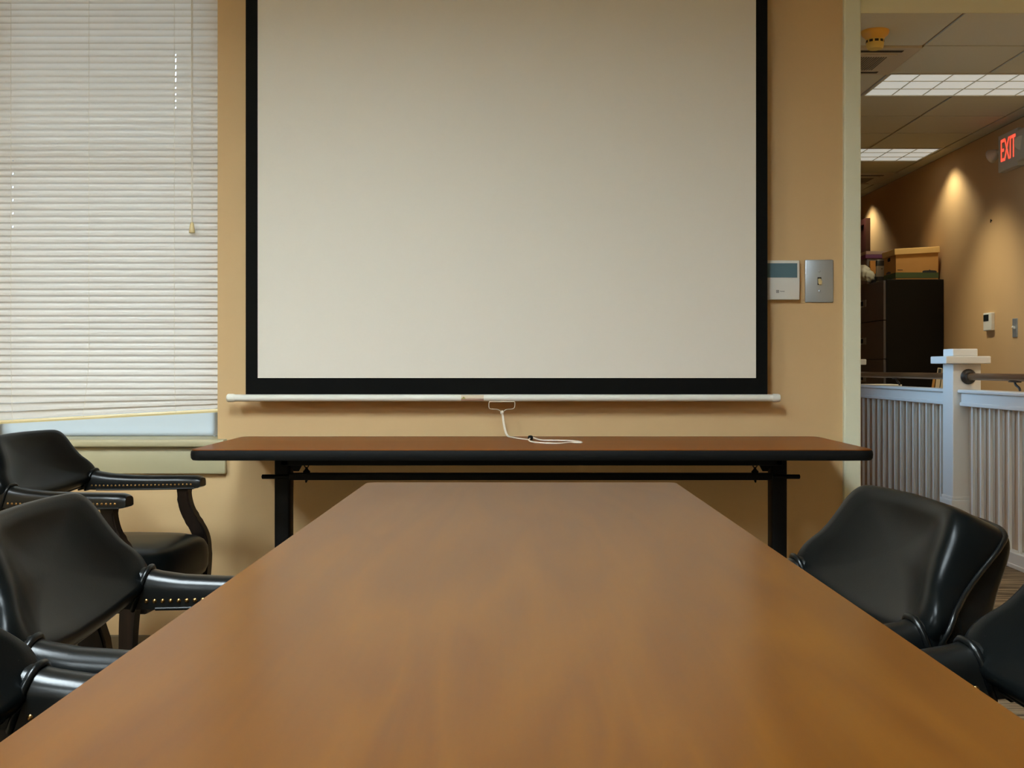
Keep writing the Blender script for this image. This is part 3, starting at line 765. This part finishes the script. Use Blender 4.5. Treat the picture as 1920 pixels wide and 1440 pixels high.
def cassette(label, x0, y0):
    t = thing('air_conditioner', label, 'air conditioner', (x0, y0, CZ), 0, 'ceiling air conditioner cassettes')
    W = CELL
    bm = bmesh.new(); bbox(bm, (0.004, 0.004, -0.012), (W-0.004, W-0.004, 0.008), 0.004); obj('panel', bm, M['ac'], t)
    bm = bmesh.new()
    bm.free()
    for lo, hi in (((0.09, 0.05), (W-0.09, 0.088)), ((0.09, W-0.088), (W-0.09, W-0.05))):
        bm = bmesh.new(); box(bm, (*lo, -0.0135), (*hi, -0.010)); obj('air_slot', bm, M['ac_dark'], t)
    bm = bmesh.new(); slab(bm, rrect(0.10, W-0.10, 0.115, W-0.115, 0.03), -0.020, -0.010); face = obj('intake_cover', bm, M['ac'], t)
    bm = bmesh.new()
    for k in range(22):
        x = 0.155 + k*(W-0.31)/21
        box(bm, (x-0.0035, 0.16, -0.0225), (x+0.0035, W-0.16, -0.0195))
    obj('grille', bm, M['grille'], face)
    return t
cassette('square ceiling air conditioner with slotted grille behind the smoke detector', GX0-CELL, GY0)
cassette('small far ceiling air conditioner near the hall wall', GX0+CELL, GY0+7*CELL)
sd = thing('smoke_detector', 'yellowed round smoke detector on the hall ceiling', 'smoke detector', (1.895, 6.235, CZ))
bm = bmesh.new(); lathe(bm, [(0.073, 0.0), (0.073, -0.008), (0.068, -0.022), (0.052, -0.036), (0.047, -0.045)], seg=32); obj('base', bm, M['smoke'], sd, 50)
bm = bmesh.new(); lathe(bm, [(0.047, -0.044), (0.047, -0.050), (0.0465, -0.066), (0.044, -0.086), (0.038, -0.095), (0.01, -0.097)], seg=32); obj('sensor_head', bm, M['smoke_tip'], sd, 50)
bm = bmesh.new()
for k in range(10):
    a0 = 2*PI*k/10; pts = []
    for z in (-0.051, -0.064):
        pts.append([Vector((0.0478*math.cos(a0+da), 0.0478*math.sin(a0+da), z)) for da in (0.0, 0.15, 0.3, 0.42)])
    loft(bm, pts, False)
obj('vent_slots', bm, M['ac_dark'], sd)

# ------------------------------------------------------------------ hall wall items
def hy(x, X=HX): return 2200*X/(x-972)
ex = thing('exit_sign', 'lit red EXIT sign with emergency lamp heads high on the hall wall', 'exit sign', (HX, 8.5, 2.53))
def epart(n, bm, m, sm=None): return tpart(n, bm, m, ex, sm)
EX = HX-0.055
bm = bmesh.new(); bbox(bm, (EX, 8.33, 2.395), (HX, 8.67, 2.665), 0.005); epart('housing', bm, M['sign_body'])
tm = text_mesh('EXIT', 0.205, 0.001, 0.95)
bb = [v.co.copy() for v in tm.verts]; w = max(v.x for v in bb)-min(v.x for v in bb); h = max(v.y for v in bb)-min(v.y for v in bb)
cx = (max(v.x for v in bb)+min(v.x for v in bb))/2; cy = (max(v.y for v in bb)+min(v.y for v in bb))/2
# reads left to right seen from -X: text +x -> world -Y, text +y -> world +Z, normal -> -X
mt = Matrix(((0, 0, -1, EX-0.0012), (-1, 0, 0, 8.49), (0, 1, 0, 2.547), (0, 0, 0, 1))) @ Matrix.Diagonal((0.255/w, 0.16/h, 1, 1)) @ Matrix.Translation((-cx, -cy, 0))
bmesh.ops.transform(tm, matrix=mt, verts=tm.verts[:]); bm = bmesh.new(); merge(bm, tm); epart('letters', bm, M['exit_red'])
for yy, d in ((8.67, 1), (8.33, -1)):
    bm = bmesh.new()
    tube(bm, [(HX-0.03, yy, 2.555), (HX-0.035, yy+d*0.03, 2.555)], 0.014, 12)
    c0 = Vector((HX-0.035, yy+d*0.035, 2.555)); dr = Vector((-0.45, d*0.85, -0.25)).normalized()
    tube(bm, [c0 + dr*q for q in (0, 0.01, 0.03, 0.075, 0.08)], [0.015, 0.028, 0.036, 0.052, 0.05], 20)
    epart('lamp_head', bm, M['sign_body'], 40)
bm = bmesh.new(); bbox(bm, (HX-0.075, 8.12, 2.42), (HX, 8.33, 2.64), 0.01); epart('battery_box', bm, M['sign_body'])
yt = hy(1858)
t2 = thing('thermostat', 'small white thermostat with dark display on the far hall wall', 'thermostat', (HX, yt, 1.31))
bm = bmesh.new(); bbox(bm, (HX-0.03, yt-0.075, 1.24), (HX, yt+0.075, 1.375), 0.005); tpart('case', bm, M['plastic_white'], t2)
bm = bmesh.new(); bbox(bm, (HX-0.032, yt-0.03, 1.312), (HX-0.029, yt+0.065, 1.362), 0.001); tpart('display', bm, M['lcd_dark'], t2)
ys = hy(1904)
s2 = thing('light_switch', 'narrow steel light switch plate on the far hall wall above the handrail', 'light switch', (HX, ys, 1.25))
bm = bmesh.new(); bbox(bm, (HX-0.006, ys-0.04, 1.178), (HX, ys+0.04, 1.314), 0.002); tpart('plate', bm, M['steel'], s2)
bm = bmesh.new(); b2 = bmesh.new(); box(b2, (-0.02, -0.006, -0.008), (0.004, 0.006, 0.008))
bmesh.ops.transform(b2, matrix=Matrix.Translation((HX-0.006, ys, 1.246)) @ Matrix.Rotation(R_(25), 4, 'Y'), verts=b2.verts[:]); merge(bm, b2); tpart('toggle', bm, M['plastic_white'], s2)
yn = hy(1860)
bm = bmesh.new(); tube(bm, [(HX, yn, 2.075), (HX-0.012, yn, 2.078)], 0.005, 8); tube(bm, [(HX-0.01, yn, 2.085), (HX-0.011, yn, 2.06)], 0.004, 8)
tag(obj('wall_hook', bm, M['dark_bronze']), 'tiny dark hook alone high on the hall wall', 'hook')

# ------------------------------------------------------------------ hall storage
CYF, CX_, CTOP = 9.92, 3.10, 1.705
fc = thing('filing_cabinet', 'tall dark filing cabinet against the hall wall behind the railing', 'filing cabinet', (CX_, CYF, 0))
CD = 0.95
bm = bmesh.new(); bbox(bm, (0.012, 0, 0), (HX-CX_-0.004, CD, CTOP), 0.004); obj('body', bm, M['cabinet_shaded'], fc)
zs = [0.06, 0.37, 0.70, 1.03, 1.36, 1.70]
for a, b in zip(zs[:-1], zs[1:]):
    bm = bmesh.new(); bbox(bm, (-0.010, 0.01, a+0.003), (0.014, CD-0.01, b-0.003), 0.003); d = obj('drawer', bm, M['cabinet'], fc)
    bm = bmesh.new(); zl = (a+b)/2
    for yy, wl in ((CD*0.64, 0.10),):
        box(bm, (-0.0135, yy-wl, zl-0.03), (-0.010, yy+wl, zl+0.03), 0); box(bm, (-0.015, yy-0.02, zl-0.02), (-0.0134, yy+wl*0.8, zl+0.02), 1)
    obj('label_holder', bm, [M['steel'], M['black_edge']], d)
# archive box
bxb = thing('archive_box', 'brown cardboard archive box with green band and lid on the filing cabinet', 'box', (CX_+0.292, CYF+0.225, CTOP+0.002), R_(-1.5))
W2, D2, H2 = 0.18, 0.175, 0.245
bm = bmesh.new(); bbox(bm, (-W2, -D2, 0), (W2, D2, H2), 0.003); body = obj('box_body', bm, M['cardboard'], bxb)
bm = bmesh.new()
for lo, hi in (((-W2-0.0012, -D2-0.0012, 0.012), (W2+0.0012, D2+0.0012, 0.06)),):
    box(bm, lo, hi)
obj('green_band', bm, M['green_print'], body)
bm = bmesh.new()
loft(bm, [[Vector((x, y, z)) for x, z in ((0.045, 0.058), (0.165, 0.058), (0.165, 0.07), (0.155, 0.076), (0.112, 0.079), (0.106, 0.086), (0.100, 0.079), (0.055, 0.076), (0.045, 0.070))] for y in (-D2-0.0016, -D2)], True, True, True)
box(bm, (-0.165, -D2-0.001, 0.079), (-0.12, -D2, 0.084))
loft(bm, [[Vector((x, y, z)) for y, z in ((-0.03, 0.062), (0.10, 0.062), (0.10, 0.075), (0.035, 0.084), (-0.03, 0.075))] for x in (-W2-0.0016, -W2)], True, True, True)
obj('printed_mark', bm, M['print'], body)
bm = bmesh.new(); slab(bm, rrect(-0.04, 0.04, -0.016, 0.016, 0.012), -0.0012, 0.001)
bmesh.ops.transform(bm, matrix=Matrix.Translation((-W2, 0.02, 0.185)) @ Matrix.Rotation(PI/2, 4, 'Z') @ Matrix.Rotation(PI/2, 4, 'X'), verts=bm.verts[:]); obj('hand_hole', bm, M['black_edge'], body)
bm = bmesh.new(); b2 = bmesh.new(); bbox(b2, (-W2-0.012, -D2-0.012, 0), (W2+0.010, D2+0.012, 0.052), 0.004)
bmesh.ops.transform(b2, matrix=Matrix.Translation((0, 0, 0.218)) @ Matrix.Rotation(R_(-3), 4, 'Y'), verts=b2.verts[:]); merge(bm, b2); obj('lid', bm, M['cardboard_lid'], bxb)
# storage tub, carton, bag on the cabinet top
tb = thing('storage_tub', 'clear plastic storage tub with purple rim on the filing cabinet behind the bag', 'tub', (3.31, 10.71, CTOP+0.002))
bm = bmesh.new(); bbox(bm, (-0.17, -0.13, 0), (0.19, 0.15, 0.25), 0.012); obj('tub_body', bm, M['tub'], tb)
bm = bmesh.new(); bbox(bm, (-0.185, -0.145, 0.235), (0.185, 0.145, 0.27), 0.006); obj('rim', bm, M['purple'], tb)
bm = bmesh.new(); bbox(bm, (-0.18, -0.14, 0.27), (0.18, 0.14, 0.302), 0.006); obj('lid', bm, M['tub_lid'], tb)
ctn = thing('carton', 'small white and grey carton between the bag and the archive box', 'carton', (3.215, 10.385, CTOP+0.002))
bm = bmesh.new(); bbox(bm, (-0.045, -0.025, 0), (0.045, 0.025, 0.205), 0.002); cb = obj('carton_body', bm, M['carton'], ctn)
bm = bmesh.new(); box(bm, (-0.0458, -0.0258, 0.015), (0.0458, 0.0258, 0.055)); box(bm, (-0.0458, -0.0258, 0.15), (0.03, 0.0258, 0.197)); box(bm, (-0.012, -0.0258, 0.12), (0.0, 0.0, 0.128)); obj('printed_blocks', bm, M['carton_grey'], cb)
bm = bmesh.new(); bbox(bm, (-0.04, -0.018, 0), (0.04, 0.018, 0.12), 0.004)
tag(obj('paper_packet', bm, M['orange'], loc=(3.19, 10.525, CTOP+0.0912)), 'orange paper packet showing above the white bag on the cabinet', 'packet')
bm = bmesh.new(); bbox(bm, (-0.04, -0.018, 0), (0.04, 0.018, 0.09), 0.004)
tag(obj('grey_box', bm, M['carton_grey'], loc=(3.19, 10.525, CTOP+0.001)), 'grey box under the orange packet on the cabinet', 'box')
def blob(bm, c, r, seed):
    rnd = random.Random(seed)
    b2 = bmesh.new(); bmesh.ops.create_icosphere(b2, subdivisions=3, radius=1)
    for v in b2.verts:
        n = v.co.normalized()
        k = 1 + 0.13*math.sin(5*n.x+seed)*math.cos(6*n.y+2*seed) + 0.10*math.sin(9*n.z+3*n.x+seed) + rnd.uniform(-0.025, 0.025)
        v.co = Vector((n.x*r[0]*k, n.y*r[1]*k, n.z*r[2]*k)) + Vector(c)
    lo = min(v.co.z for v in b2.verts)
    merge(bm, b2)
pb = thing('plastic_bag', 'crumpled white plastic bag on top of the filing cabinet beside the doorway trim', 'bag', (3.075, 10.42, CTOP+0.004))
bm = bmesh.new(); blob(bm, (-0.002, 0.01, 0.088), (0.055, 0.06, 0.072), 1); bag = obj('bag_body', bm, M['bag'], pb, 80)
bm = bmesh.new(); blob(bm, (0.03, -0.045, 0.058), (0.045, 0.028, 0.048), 4); obj('bag_fold', bm, M['bag'], pb, 80)
# dark frame on the wall beyond
pf = thing('picture_frame', 'edge of a dark mahogany frame on the hall wall above the storage tub', 'picture frame', (HX, 12.6, 2.15))
bm = bmesh.new()
for lo, hi in (((HX-0.05, 12.0, 1.75), (HX, 12.06, 2.49)), ((HX-0.05, 13.14, 1.75), (HX, 13.2, 2.49)), ((HX-0.05, 12.06, 1.75), (HX, 13.14, 1.81)), ((HX-0.05, 12.06, 2.43), (HX, 13.14, 2.49))):
    bbox(bm, lo, hi, 0.004)
tpart('frame', bm, M['frame_wood'], pf)
bm = bmesh.new(); box(bm, (HX-0.02, 12.05, 1.8), (HX-0.001, 13.15, 2.44)); tpart('backing', bm, M['frame_wood'], pf)
# low bookcase with binders and papers behind the railing
lb = thing('low_bookcase', 'low dark bookcase behind the railing carrying cream binders', 'bookcase', (3.14, 9.3, 0))
bm = bmesh.new()
for lo, hi in (((-0.44, -0.18, 0), (-0.415, 0.18, 0.64)), ((0.415, -0.18, 0), (0.44, 0.18, 0.64)), ((-0.415, 0.165, 0), (0.415, 0.18, 0.64))):
    box(bm, lo, hi)
obj('side_panels', bm, M['cabinet_shaded'], lb)
bm = bmesh.new(); bbox(bm, (-0.44, -0.18, 0.64), (0.44, 0.18, 0.665), 0.003); obj('top', bm, M['cabinet_shaded'], lb)
bm = bmesh.new(); box(bm, (-0.415, -0.17, 0.06), (0.415, 0.165, 0.08)); obj('shelf', bm, M['cabinet_shaded'], lb)
bm = bmesh.new(); box(bm, (-0.415, -0.17, 0.34), (0.415, 0.165, 0.36)); obj('shelf', bm, M['cabinet_shaded'], lb)
blab = ['tan folder at the left end of the leaning binder row', 'cream binder second from the left behind the railing', 'cream binder third from the left behind the railing', 'cream binder at the right end, half behind the newel post']
bname = ['folder', 'binder', 'binder', 'binder']
xb = 3.245
for i in range(4):
    bw, bh = (0.018, 0.25) if i == 0 else (0.033, 0.295)
    t = thing(bname[i], blab[i], 'folder' if i == 0 else 'binder', (3.235+(xb-3.245)*0.945, 9.24-(xb-3.245)*0.33, 0.6655), 0, 'binders on the low bookcase')
    t.rotation_euler = (0, R_(8), R_(-19))
    bm = bmesh.new(); bbox(bm, (0, 0, 0), (bw, 0.16, bh), 0.003); sp = obj('cover', bm, M['cardboard'] if i == 0 else M['binder'], t)
    if i:
        bm = bmesh.new(); box(bm, (bw*0.15, -0.001, bh*0.86), (bw*0.85, 0.0005, bh*0.98)); obj('spine_label', bm, M['print'], sp)
    xb += bw + 0.006
bm = bmesh.new()
for k in range(9):
    dx, dy = random.uniform(-0.01, 0.01), random.uniform(-0.01, 0.01)
    box(bm, (-0.12+dx, -0.14+dy, k*0.018), (0.12+dx, 0.14+dy, k*0.018+0.0175))
tag(obj('paper_stack', bm, M['paper'], loc=(2.88, 9.3, 0.6655)), 'stack of white papers just above the railing next to the doorway trim', 'papers')

# ------------------------------------------------------------------ window 2 (hall side, lets in daylight on the railing)
w2 = bpy.data.objects.new('window_2', None); COL.objects.link(w2); w2['kind'] = 'structure'
bm = bmesh.new()
for lo, hi in (((0.93, 5.6, 0.8), (0.98, 5.66, 2.3)), ((0.93, 7.44, 0.8), (0.98, 7.5, 2.3)), ((0.93, 5.66, 0.8), (0.98, 7.44, 0.86)), ((0.93, 5.66, 2.24), (0.98, 7.44, 2.3)), ((0.93, 6.52, 0.86), (0.98, 6.58, 2.24))):
    box(bm, lo, hi)
obj('sash', bm, M['sash'], w2)
bm = bmesh.new(); box(bm, (0.95, 5.65, 0.85), (0.955, 7.45, 2.25)); obj('glass_pane', bm, M['glass_tint'], w2)

# ------------------------------------------------------------------ lights
W = bpy.data.worlds.new('World'); SC.world = W; W.use_nodes = True
bg = W.node_tree.nodes['Background']
sky = W.node_tree.nodes.new('ShaderNodeTexSky'); sky.sky_type = 'HOSEK_WILKIE'; sky.turbidity = 8; sky.ground_albedo = 0.4
sky.sun_direction = (0.3, -0.6, 0.74)
mixn = W.node_tree.nodes.new('ShaderNodeMix'); mixn.data_type = 'RGBA'; mixn.inputs['Factor'].default_value = 0.75; mixn.inputs['B'].default_value = (0.62, 0.82, 1.0, 1)
W.node_tree.links.new(sky.outputs[0], mixn.inputs['A']); W.node_tree.links.new(mixn.outputs['Result'], bg.inputs['Color'])
bg.inputs['Strength'].default_value = 6.2

def spot(name, loc, power, size, blend, col, rad=0.04, aim=(0, 0, -1)):
    l = bpy.data.lights.new(name, 'SPOT'); l.energy = power; l.spot_size = R_(size); l.spot_blend = blend; l.color = col; l.shadow_soft_size = rad
    o = bpy.data.objects.new(name, l); COL.objects.link(o); o.location = loc
    o.rotation_euler = Vector(aim).to_track_quat('-Z', 'Y').to_euler(); return o
WARM = (1.0, 0.93, 0.68)
for y in (5.20, 7.45, 9.70, 11.95):
    spot('wall_washer', (HX-0.20, y, CZ-0.01), 30, 118, 0.6, WARM, 0.07)

for y in (4.6, 6.7, 8.8):  # unseen fill spots added to lift the hall wall but not the railing
    spot('hall_wall_fill', (2.85, y, CZ-0.01), 125, 78, 1.0, WARM, 0.1, (0.52, 0, -1.6))

# ------------------------------------------------------------------ camera
cam = bpy.data.cameras.new('camera'); co = bpy.data.objects.new('camera', cam); COL.objects.link(co)
co.location = (0, 0, 0.955); co.rotation_euler = (PI/2, 0, 0)
cam.sensor_width = 36; cam.lens = 2200/1920*36
cam.shift_x = -12/1920; cam.shift_y = -30/1920
cam.clip_start = 0.02
SC.camera = co
SC.view_settings.view_transform = 'Standard'; SC.view_settings.look = 'None'
SC.view_settings.exposure = 0.0; SC.view_settings.gamma = 1.0; SC.view_settings.use_curve_mapping = False
SC.cycles.use_denoising = True
SC.cycles.max_bounces = 8; SC.cycles.diffuse_bounces = 5
SC.cycles.sample_clamp_indirect = 4.0
